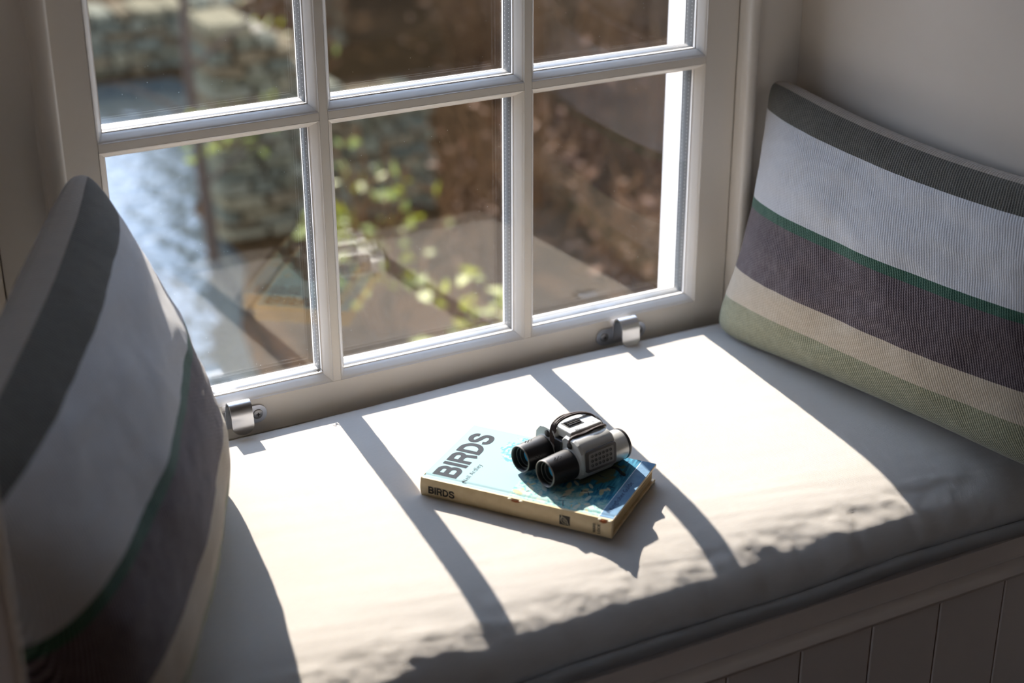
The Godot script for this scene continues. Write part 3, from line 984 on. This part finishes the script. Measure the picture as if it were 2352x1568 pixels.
# ------------------------------------------------------------------ binoculars
func build_binoculars() -> void:
	# local x from eyepieces to objectives, z across; resting on the book cover
	var t := thing("binoculars", "compact silver and black binoculars with a wrapped cord lying on the book", "binoculars", Vector3(0.0810, 0.0383, 0.2705), deg_to_rad(10.7))
	var cy := 0.0150
	for s in [-1.0, 1.0]:
		var c := Vector3(0, cy, s * 0.0179)
		var cup := MB.new()
		lathe(cup, [Vector2(0.0105, 0.0070), Vector2(0.0075, 0.0082), Vector2(0.0072, 0.0094), Vector2(0.0045, 0.0098), Vector2(0.0042, 0.0106), Vector2(0.0012, 0.0112), Vector2(0.0004, 0.0118), Vector2(0.0, 0.0124), Vector2(0.0004, 0.0129), Vector2(0.003, 0.0132), Vector2(0.018, 0.0140), Vector2(0.027, 0.0143), Vector2(0.0285, 0.0143), Vector2(0.0289, 0.0138), Vector2(0.0300, 0.0138)], c, Vector3.RIGHT, 56, 0.86)
		var ec := obj("eyecup", cup, M.black, t)
		obj("rim", lathe(MB.new(), [Vector2(0.0006, 0.0119), Vector2(-0.0002, 0.0121), Vector2(-0.0004, 0.0125), Vector2(-0.0001, 0.01285), Vector2(0.0006, 0.01305)], c, Vector3.RIGHT, 56), M.grey_pad, ec)
		obj("grip_studs", studs(c, s), M.black_soft, ec).set_meta("kind", "stuff")
		obj("eyepiece_lens", lathe(MB.new(), [Vector2(0.0090, 0.0), Vector2(0.0092, 0.0030), Vector2(0.0099, 0.0056), Vector2(0.0106, 0.0074)], c, Vector3.RIGHT, 40), M.lens, t)
		var bar := MB.new()
		lathe(bar, [Vector2(0.0296, 0.0134), Vector2(0.0298, 0.0146), Vector2(0.0308, 0.0150), Vector2(0.0330, 0.0151), Vector2(0.074, 0.0150), Vector2(0.0905, 0.0146), Vector2(0.0915, 0.0142)], c, Vector3.RIGHT, 56, 0.86)
		obj("barrel", bar, M.silver, t)
		obj("objective_ring", lathe(MB.new(), [Vector2(0.0908, 0.0142), Vector2(0.0912, 0.0149), Vector2(0.0932, 0.0149), Vector2(0.0938, 0.0144), Vector2(0.0938, 0.0130), Vector2(0.0880, 0.0110)], c, Vector3.RIGHT, 56), M.black, t)
		obj("objective_lens", lathe(MB.new(), [Vector2(0.0882, 0.0112), Vector2(0.0892, 0.0060), Vector2(0.0895, 0.0)], c, Vector3.RIGHT, 40), M.lens, t)
		# prism housing round the barrel
		var poly := [Vector2(-0.0140, 0.0110), Vector2(-0.0090, 0.0022), Vector2(0.0040, 0.0003), Vector2(0.0110, 0.0022), Vector2(0.0156, 0.0085), Vector2(0.0166, 0.0140), Vector2(0.0152, 0.0300), Vector2(0.0092, 0.0372), Vector2(0.0030, 0.0390), Vector2(-0.0100, 0.0390), Vector2(-0.0140, 0.0350)]
		var pl := []
		for q in poly: pl.append(Vector2(q.x * s, q.y))
		var hs := MB.new()
		housing(hs, pl, Vector3(0, 0, s * 0.0179), 0.0312, 0.0732)
		obj("prism_housing", hs, M.silver, t)
		# side pad with a grid of dimples
		var o := Vector3(0, 0, s * 0.0179)
		var zn := Vector3(0, 0.09, s).normalized()
		var yn := Vector3(0, 1, -0.09 * s).normalized()
		var po := o + Vector3(0.0535, 0.0208, s * 0.01605)
		var pad := obj("side_pad", prism(MB.new(), rounded(0.0186, 0.0108, 0.003), po, Vector3.RIGHT, yn, zn, -0.001, 0.0007), M.pad_frame, t)
		obj("pad_inlay", prism(MB.new(), rounded(0.0152, 0.0080, 0.0015), po, Vector3.RIGHT, yn, zn, 0.0, 0.0010), M.grey_pad, pad)
		var dim := MB.new()
		for row in 3:
			for col in 6:
				lathe(dim, [Vector2(0.0003, 0.0), Vector2(0.0010, 0.0010), Vector2(0.00125, 0.0013), Vector2(0.0009, 0.0014)], po + Vector3.RIGHT * (-0.0112 + col * 0.0045) + yn * (-0.0046 + row * 0.0046) + zn * 0.0002, zn, 12)
		obj("dimples", dim, M.black_soft, pad).set_meta("kind", "stuff")
		# hinge screw on the front of the housing
		obj("hinge_cap", lathe(MB.new(), [Vector2(-0.0016, 0.0), Vector2(-0.0014, 0.0022), Vector2(-0.0006, 0.0035), Vector2(0.002, 0.0038)], Vector3(0.0312, 0.0322, s * 0.0179 - s * 0.0020), Vector3.RIGHT, 24), M.black, t)
	# bridge between the housings
	obj("bridge", box(MB.new(), Vector3(0.0345, 0.0330, -0.0085), Vector3(0.0745, 0.0432, 0.0135), 0.0022), M.silver, t)
	obj("hinge_block", box(MB.new(), Vector3(0.0300, 0.0080, -0.0060), Vector3(0.070, 0.0330, 0.0060), 0.0015), M.black, t)
	var well := obj("wheel_well", box(MB.new(), Vector3(0.0395, 0.0425, -0.0072), Vector3(0.0585, 0.0436, 0.0052), 0.0004), M.black_soft, t)
	var fw := MB.new()
	var gear := []
	for k in 48:
		var an := TAU * k / 48.0
		var r := 0.0070 if k % 2 == 0 else 0.0065
		gear.append(Vector2(cos(an) * r, sin(an) * r))
	prism(fw, gear, Vector3(0, 0.0388, -0.0010), Vector3.BACK, Vector3.UP, Vector3.RIGHT, 0.0415, 0.0565, 2.0)
	obj("focus_wheel", fw, M.black, well)
	var up := Basis(Vector3.RIGHT, -PI / 2)
	lettering(t, "power_lettering", "8x21", 400, 0.0075, 0.0028, Vector3(0.0420, 0.04325, 0.0118), up, M.ink)
	var mk := MB.new()
	for d in [Vector2(0, 0), Vector2(1, 0), Vector2(-1, 0), Vector2(0, 1), Vector2(0, -1)]:
		lathe(mk, [Vector2(0.0, 0.0006), Vector2(0.00015, 0.0)], Vector3(0.0655 + d.x * 0.0012, 0.0432, 0.0090 + d.y * 0.0012), Vector3.UP, 8)
	obj("dot_mark", mk, M.black_soft, t)
	# wrist cord wound round the hinge, and its free run along the bridge
	for k in 4:
		var q := k * 0.0013
		obj("cord", tube(MB.new(), curve([Vector3(0.0330 - q * 0.25, 0.0200, -0.0042 - q * 0.9), Vector3(0.0318 - q * 0.25, 0.0300, -0.0060 - q * 1.1), Vector3(0.0350 - q * 0.4, 0.0415, -0.0082 - q), Vector3(0.0440, 0.0452 + 0.0006 * (k % 2), -0.0098 - q), Vector3(0.0580, 0.0456 + 0.0006 * ((k + 1) % 2), -0.0092 - q * 0.9), Vector3(0.0690, 0.0450, -0.0060 - q * 0.5), Vector3(0.0755, 0.0415, -0.0010 - q * 0.2), Vector3(0.0770, 0.0330, 0.0020)], 7), 0.00115, 0.00115, 9), M.cord, t)
	for k in 2:
		obj("cord", tube(MB.new(), curve([Vector3(0.0305, 0.0335, 0.0150 + k * 0.0004), Vector3(0.0340, 0.0395 + k * 0.0004, 0.0148 + k * 0.0012), Vector3(0.0480, 0.0402, 0.0153 + k * 0.0016), Vector3(0.0620, 0.0404 + k * 0.001, 0.0150 + k * 0.0020), Vector3(0.0738, 0.0400, 0.0146 + k * 0.0016), Vector3(0.0775, 0.0345, 0.0120)], 7), 0.0010, 0.0010, 9), M.cord, t)

func rounded(hx: float, hy: float, r: float) -> Array:
	var out := []
	for k in 4:
		var c := Vector2((hx - r) * [1, -1, -1, 1][k], (hy - r) * [1, 1, -1, -1][k])
		for j in 6:
			var an := PI / 2 * k + PI / 2 * j / 5.0
			out.append(c + Vector2(cos(an), sin(an)) * r)
	return out

func studs(c: Vector3, s: float) -> MB:
	var m := MB.new()
	for cl in [1.35, 1.35 - s * 1.5, 1.35 + 2.2]:
		for k in 7:
			var x: float = 0.0125 + [0.0, 0.0024, 0.0024, -0.0024, -0.0024, 0.0048, -0.0048][k] * 0.8
			var da: float = [0.0, 0.10, -0.10, 0.10, -0.10, 0.0, 0.0][k]
			var an: float = cl + da
			var r := 0.01375
			ball(m, c + Vector3(x, sin(an) * r, cos(an) * r * s), Vector3(0.0006, 0.0006, 0.0006), 4)
	return m

func housing(m: MB, poly: Array, o: Vector3, x0: float, x1: float) -> void:
	# prism with chamfered ends
	var cen := Vector2.ZERO
	for q in poly: cen += q
	cen /= poly.size()
	var small := []
	for q in poly: small.append(cen + (q - cen) * 0.93)
	prism(m, poly, o, Vector3.BACK, Vector3.UP, Vector3.RIGHT, x0 + 0.0022, x1 - 0.0016, 0.8, false)
	for e in [[x0, x0 + 0.0022, -1.0], [x1, x1 - 0.0016, 1.0]]:
		for k in poly.size():
			var k2 := (k + 1) % poly.size()
			var a := o + Vector3(e[0], small[k].y, small[k].x)
			var b := o + Vector3(e[0], small[k2].y, small[k2].x)
			var c := o + Vector3(e[1], poly[k2].y, poly[k2].x)
			var d := o + Vector3(e[1], poly[k].y, poly[k].x)
			var nn := (b - a).cross(d - a).normalized()
			if nn.dot((a + b) * 0.5 - o - Vector3((x0 + x1) * 0.5, cen.y, cen.x)) < 0.0: nn = -nn
			m.face(a, b, c, d, nn)
		var ix := Geometry2D.triangulate_polygon(PackedVector2Array(small))
		for k in range(0, ix.size(), 3):
			m.flat_tri(o + Vector3(e[0], small[ix[k]].y, small[ix[k]].x), o + Vector3(e[0], small[ix[k + 1]].y, small[ix[k + 1]].x), o + Vector3(e[0], small[ix[k + 2]].y, small[ix[k + 2]].x), Vector3(e[2], 0, 0))

# ------------------------------------------------------------------ outside
const GROUND := -2.0

func stone_mesh(sd: int) -> ArrayMesh:
	var r := RandomNumberGenerator.new()
	r.seed = sd
	var m := box(MB.new(), Vector3(-0.5, -0.5, -0.5), Vector3(0.5, 0.5, 0.5), 0.12)
	var moved := {}
	for k in m.p.size():
		var key := Vector3i((m.p[k] * 100.0).round())
		if not moved.has(key): moved[key] = Vector3(r.randf_range(-0.06, 0.06), r.randf_range(-0.07, 0.07), r.randf_range(-0.08, 0.08))
		m.p[k] += moved[key]
	return m.mesh()

func stone_wall(label: String, x0: float, x1: float, z: float, height: Callable, sd: int, kinds: Array) -> void:
	var t := thing("stone_wall", label, "wall", Vector3((x0 + x1) / 2, GROUND, z))
	var r := RandomNumberGenerator.new()
	r.seed = sd
	var hm := 0.0
	var core := [Vector2(x0 + 0.03, -0.05)]
	for k in 9:
		var x := lerpf(x0 + 0.03, x1 - 0.03, k / 8.0)
		core.append(Vector2(x, maxf(0.02, height.call(x) - 0.07)))
		hm = maxf(hm, height.call(x))
	core.append(Vector2(x1 - 0.03, -0.05))
	obj("core", prism(MB.new(), core, Vector3(-(x0 + x1) / 2, 0, 0), Vector3.RIGHT, Vector3.UP, Vector3.BACK, -0.36, -0.05), M.core, t)
	var y := 0.0
	while y < hm:
		var ch := r.randf_range(0.042, 0.075)
		var x := x0
		while x < x1 - 0.05:
			var w := minf(r.randf_range(0.08, 0.24), x1 - x)
			if y + ch * 0.6 < height.call(x + w / 2):
				var o := inst("stone", kinds[r.randi() % kinds.size()], M.stones[r.randi() % M.stones.size()], t)
				o.transform = Transform3D(Basis(Vector3(0, 0, 1), r.randf_range(-0.03, 0.03)) * Basis.from_scale(Vector3(w - 0.008, ch - 0.006, 0.40)), Vector3(x + w / 2 - (x0 + x1) / 2, y + ch / 2, -0.2 + r.randf_range(-0.02, 0.03)))
			x += w
		y += ch

func leaf_mesh(s: float) -> ArrayMesh:
	var m := MB.new()
	var n := Vector3(0, 0.2, 1)
	var a := m.v(Vector3(0, 0, 0), n)
	var b := m.v(Vector3(0.32, 0.5, 0.08) * s, n)
	var c := m.v(Vector3(0, 1.0, -0.05) * s, n)
	var d := m.v(Vector3(-0.32, 0.5, 0.08) * s, n)
	m.tri(a, b, c)
	m.tri(a, c, d)
	return m.mesh()

func scatter(called: String, parent: Node, me: Mesh, m: Material, places: Array, r: RandomNumberGenerator) -> void:
	var mm := MultiMesh.new()
	mm.transform_format = MultiMesh.TRANSFORM_3D
	mm.mesh = me
	mm.instance_count = places.size()
	for k in places.size():
		var b := Basis.from_euler(Vector3(r.randf_range(-3.1, 3.1), r.randf_range(-3.1, 3.1), r.randf_range(-3.1, 3.1))).scaled(Vector3.ONE * r.randf_range(0.6, 1.3))
		mm.set_instance_transform(k, Transform3D(b, places[k]))
	var o := MultiMeshInstance3D.new()
	o.name = called
	o.multimesh = mm
	o.material_override = m
	o.set_meta("kind", "stuff")
	parent.add_child(o, true)

func shrub(label: String, at: Vector3, rad: float, high: float, stems: int, leaves: int, lm: Material, leaf: Mesh, sd: int, group: String) -> void:
	var t := thing("shrub", label, "shrub", at, 0.0, group)
	var r := RandomNumberGenerator.new()
	r.seed = sd
	var m := MB.new()
	var tips := []
	for k in stems:
		var an := r.randf_range(0, TAU)
		var dir := Vector3(cos(an) * r.randf_range(0.2, 1.0) * rad, high * r.randf_range(0.5, 1.0), sin(an) * r.randf_range(0.2, 1.0) * rad)
		var start := Vector3(cos(an), 0, sin(an)) * r.randf_range(0, 0.1)
		var kink := Vector3(r.randf_range(-1, 1), r.randf_range(-0.4, 0.4), r.randf_range(-1, 1)) * 0.22 * rad
		var pts: Array = curve([start, start.lerp(dir, 0.35) + kink, start.lerp(dir, 0.7) - kink * 0.6, dir], 3)
		var rr := r.randf_range(0.006, 0.016)
		tube(m, pts, rr, rr * 0.3, 4, false)
		for j in 5:
			var b: Vector3 = pts[r.randi_range(3, pts.size() - 2)]
			var e := b + Vector3(r.randf_range(-1, 1), r.randf_range(-0.5, 0.9), r.randf_range(-1, 1)) * 0.5 * rad
			tube(m, [b, b.lerp(e, 0.5) + Vector3(r.randf_range(-1, 1), r.randf_range(-1, 1), r.randf_range(-1, 1)) * 0.06, e], rr * 0.45, rr * 0.15, 3, false)
			tips.append([b, e])
		tips.append([pts[pts.size() / 2], dir])
	obj("branches", m, M.twig, t)
	if leaves > 0:
		var pl := []
		for k in leaves:
			var q: Array = tips[r.randi() % tips.size()]
			pl.append(q[0].lerp(q[1], r.randf_range(0.3, 1.05)) + Vector3(r.randf_range(-1, 1), r.randf_range(-1, 1), r.randf_range(-1, 1)) * 0.05)
		scatter("leaves", t, leaf, lm, pl, r)

func tree(label: String, at: Vector3, high: float, rad: float, leaves: int, leaf: Mesh, sd: int) -> void:
	var t := thing("evergreen_tree", label, "tree", at, 0.0, "evergreen trees beyond the garden")
	var r := RandomNumberGenerator.new()
	r.seed = sd
	obj("trunk", tube(MB.new(), [Vector3.ZERO, Vector3(0.05, high * 0.5, 0), Vector3(0, high * 0.95, 0)], 0.14, 0.03, 8), M.bark, t)
	var pl := []
	for k in leaves:
		var a := r.randf_range(0, TAU)
		var h := r.randf()
		var rr := rad * sqrt(r.randf()) * (1.05 - 0.6 * h)
		pl.append(Vector3(cos(a) * rr, high * (0.04 + h * 0.96), sin(a) * rr))
	scatter("foliage", t, leaf, M.leaf_dark, pl, r)

func build_outside() -> void:
	var g := MB.new()
	box(g, Vector3(-14, GROUND - 0.3, -30), Vector3(22, GROUND, -0.15))
	struct("garden_ground", g, M.litter, "brown leaf-littered garden ground outside the window", "ground")
	# pond with an uneven shore
	var shore := [Vector2(-2.5, -3.4), Vector2(-0.5, -2.7), Vector2(0.6, -2.9), Vector2(1.15, -3.6), Vector2(1.35, -4.6), Vector2(1.62, -5.3), Vector2(1.62, -6.1), Vector2(2.0, -6.8), Vector2(2.35, -7.8), Vector2(2.3, -8.6), Vector2(0.6, -8.75), Vector2(-2.5, -8.4)]
	var pond := prism(MB.new(), shore, Vector3(0, GROUND, 0), Vector3.RIGHT, Vector3.BACK, Vector3.UP, -0.05, 0.012)
	tag(obj("pond_water", pond, M.water), "still pond water mirroring the blue sky below the window", "water", "", "stuff")
	var kinds := []
	for k in 6: kinds.append(stone_mesh(200 + k))
	stone_wall("near rough stone wall ending beside the pond", 1.62, 2.75, -5.6, func(x: float) -> float: return 1.06 - maxf(0.0, x - 1.92) * 1.25 if x < 2.3 else 0.58, 31, kinds)
	stone_wall("low stone wall across the far side of the pond", 1.1, 3.6, -8.85, func(_x: float) -> float: return 0.40, 32, kinds)
	# slender tree at the pond's edge
	var st := thing("slender_tree", "slender leaning tree trunk at the edge of the pond", "tree", Vector3(1.50, GROUND + 0.014, -5.4))
	obj("trunk", tube(MB.new(), curve([Vector3(0.0, 0.0, 0), Vector3(-0.012, 0.25, 0), Vector3(-0.03, 0.6, 0), Vector3(-0.05, 1.1, 0.02), Vector3(0.02, 1.9, 0), Vector3(-0.05, 3.0, 0)], 5), 0.032, 0.014, 8), M.bark, st)
	for k in 7:
		var y := 0.35 + k * 0.28
		var sgn := 1.0 if k % 2 == 0 else -1.0
		obj("branch", tube(MB.new(), curve([Vector3(-0.03, y, 0), Vector3(0.18 * sgn, y + 0.16, 0.05), Vector3(0.42 * sgn, y + 0.24 + 0.05 * k, 0.1)], 4), 0.012, 0.003, 5), M.bark, st)
	var leaf := leaf_mesh(0.075)
	var small := leaf_mesh(0.05)
	var sr := RandomNumberGenerator.new()
	sr.seed = 77
	var sl := []
	for k in 60: sl.append(Vector3(sr.randf_range(-0.1, 0.35), sr.randf_range(0.5, 0.75), sr.randf_range(-0.1, 0.15)))
	scatter("leaves", st, small, M.leaf, sl, sr)
	# bare shrubs of the bank, leafy ones among them
	var bare := "bare brown twiggy shrub on the bank outside the window"
	var grp := "bare shrubs on the bank"
	var k := 0
	for q in [[2.55, -4.55, 0.42, 0.9], [3.55, -4.6, 0.45, 1.1], [2.75, -3.55, 0.40, 0.8], [3.9, -3.7, 0.42, 1.1], [3.45, -5.5, 0.42, 1.2], [4.6, -5.6, 0.45, 1.3], [3.7, -6.7, 0.5, 1.3], [4.9, -6.9, 0.5, 1.4], [2.75, -7.6, 0.45, 1.3], [2.35, -2.75, 0.35, 0.6], [4.2, -8.0, 0.5, 1.5], [3.3, -2.9, 0.36, 0.7]]:
		shrub(bare, Vector3(q[0], GROUND, q[1]), q[2], q[3], 60, 170, M.dry_leaf, small, 300 + k, grp)
		k += 1
	shrub("leafy yellow-green shrub beyond the middle pane, beside the stone wall", Vector3(1.9, GROUND, -4.3), 0.30, 0.85, 16, 90, M.leaf, leaf, 400, "")
	shrub("low bright green shrub below the window", Vector3(1.70, GROUND, -3.0), 0.36, 0.8, 18, 260, M.leaf, leaf, 401, "")
	shrub("tall leafy shrub behind the bare twigs", Vector3(2.2, GROUND, -6.5), 0.4, 1.3, 14, 70, M.leaf, leaf, 402, "")
	# evergreens that shade the bank
	var big := leaf_mesh(0.24)
	tree("broad dark evergreen tree beyond the bank, nearest the pond", Vector3(4.6, GROUND, -11.5), 6.4, 2.0, 5200, big, 500)
	tree("tall dark evergreen tree in the middle of the row", Vector3(7.4, GROUND, -11.0), 7.2, 2.1, 5200, big, 501)
	tree("dark evergreen tree at the far end of the row", Vector3(10.4, GROUND, -10.5), 6.6, 2.1, 5200, big, 502)

func build_small_things() -> void:
	# specks of dust stuck to the inner faces of the panes
	var r := RandomNumberGenerator.new()
	r.seed = 123
	var at := []
	for k in 520:
		var c: Array = COLS[r.randi() % 3]
		var w: Array = ROWS[r.randi() % 2]
		var u := pow(r.randf(), 0.8)
		var v := pow(r.randf(), 1.3)
		at.append(Vector3(lerpf(c[0] + 0.009, c[1] - 0.012, u), lerpf(w[0] + 0.009, w[1] - 0.01, v), -0.0117))
	var mm := MultiMesh.new()
	mm.transform_format = MultiMesh.TRANSFORM_3D
	mm.mesh = ball(MB.new(), Vector3.ZERO, Vector3(0.00016, 0.00016, 0.00006), 3).mesh()
	mm.instance_count = at.size()
	for k in at.size(): mm.set_instance_transform(k, Transform3D(Basis.from_scale(Vector3.ONE * r.randf_range(0.5, 1.6)), at[k]))
	var dust := MultiMeshInstance3D.new()
	dust.name = "dust_specks"
	dust.multimesh = mm
	dust.material_override = M.spacer_dot
	dust.set_meta("kind", "stuff")
	get_node("window_1").add_child(dust)
	# a dead spider in the corner of the lower left pane
	var t := thing("spider", "tiny dark spider in the corner of the lower left pane", "spider", Vector3(-0.0165, 0.0522, -0.0105))
	var m := ball(MB.new(), Vector3(0, 0.0014, 0), Vector3(0.0010, 0.0009, 0.0012), 6)
	ball(m, Vector3(0.0004, 0.0018, -0.0018), Vector3(0.0013, 0.0012, 0.0016), 6)
	for k in 8:
		var s := 1.0 if k % 2 == 0 else -1.0
		var z := 0.0012 - (k / 2) * 0.0007
		tube(m, [Vector3(s * 0.0006, 0.0015, z * 0.5), Vector3(s * 0.0024, 0.0040, z * 1.6), Vector3(s * (0.0042 + 0.0004 * k * 0.5), 0.0006, z * 2.6)], 0.00022, 0.00012, 4)
	obj("body", m, M.black_soft, t)

# ------------------------------------------------------------------ scene
func _ready() -> void:
	rng.seed = 1
	# camera
	var cam := Camera3D.new()
	cam.name = "camera"
	cam.fov = 23.995
	cam.near = 0.05
	cam.far = 200.0
	add_child(cam)
	cam.position = Vector3(-0.5396, 0.7682, 1.4011)
	cam.basis = Basis(Vector3.UP, deg_to_rad(-27.9525)) * Basis(Vector3.RIGHT, deg_to_rad(-24.5517)) * Basis(Vector3.BACK, deg_to_rad(-0.1483))
	var lens := CameraAttributesPhysical.new()
	lens.frustum_focal_length = 56.46
	lens.frustum_focus_distance = 1.57
	lens.exposure_aperture = 3.6
	lens.frustum_near = 0.05
	lens.frustum_far = 200.0
	cam.attributes = lens
	cam.current = true
	# sky and exposure
	var env := Environment.new()
	var sky := Sky.new()
	var sm := ProceduralSkyMaterial.new()
	sm.sky_top_color = rgb(140, 164, 198)
	sm.sky_horizon_color = rgb(214, 214, 214)
	sm.ground_horizon_color = rgb(150, 140, 122)
	sm.ground_bottom_color = rgb(110, 96, 78)
	sm.sky_energy_multiplier = 2.6
	sm.ground_energy_multiplier = 0.6
	sky.sky_material = sm
	env.background_mode = Environment.BG_SKY
	env.sky = sky
	env.tonemap_mode = Environment.TONE_MAPPER_LINEAR
	env.tonemap_exposure = 1.0
	env.sdfgi_enabled = true
	env.ssao_enabled = true
	env.ssil_enabled = true
	var we := WorldEnvironment.new()
	we.name = "environment"
	we.environment = env
	add_child(we)
	# low sun straight through the window
	var sun := DirectionalLight3D.new()
	sun.name = "sun"
	sun.light_color = Color(1.0, 0.965, 0.92)
	sun.light_energy = 4.6
	sun.light_angular_distance = 0.53
	sun.shadow_enabled = true
	add_child(sun)
	sun.look_at_from_position(Vector3.ZERO, Vector3(-0.075, -0.63, 1.0), Vector3.UP)
	make_materials()
	build_room()
	build_window()
	build_bench()
	build_cushion()
	build_pillows()
	sash_lift(Vector3(0.342, 0.0245, 0.0), "chrome sash lift hook on the bottom rail near the right pillow")
	sash_lift(Vector3(-0.111, 0.0275, 0.0), "chrome sash lift hook on the bottom rail next to the left pillow")
	build_book()
	build_binoculars()
	build_outside()
	build_small_things()
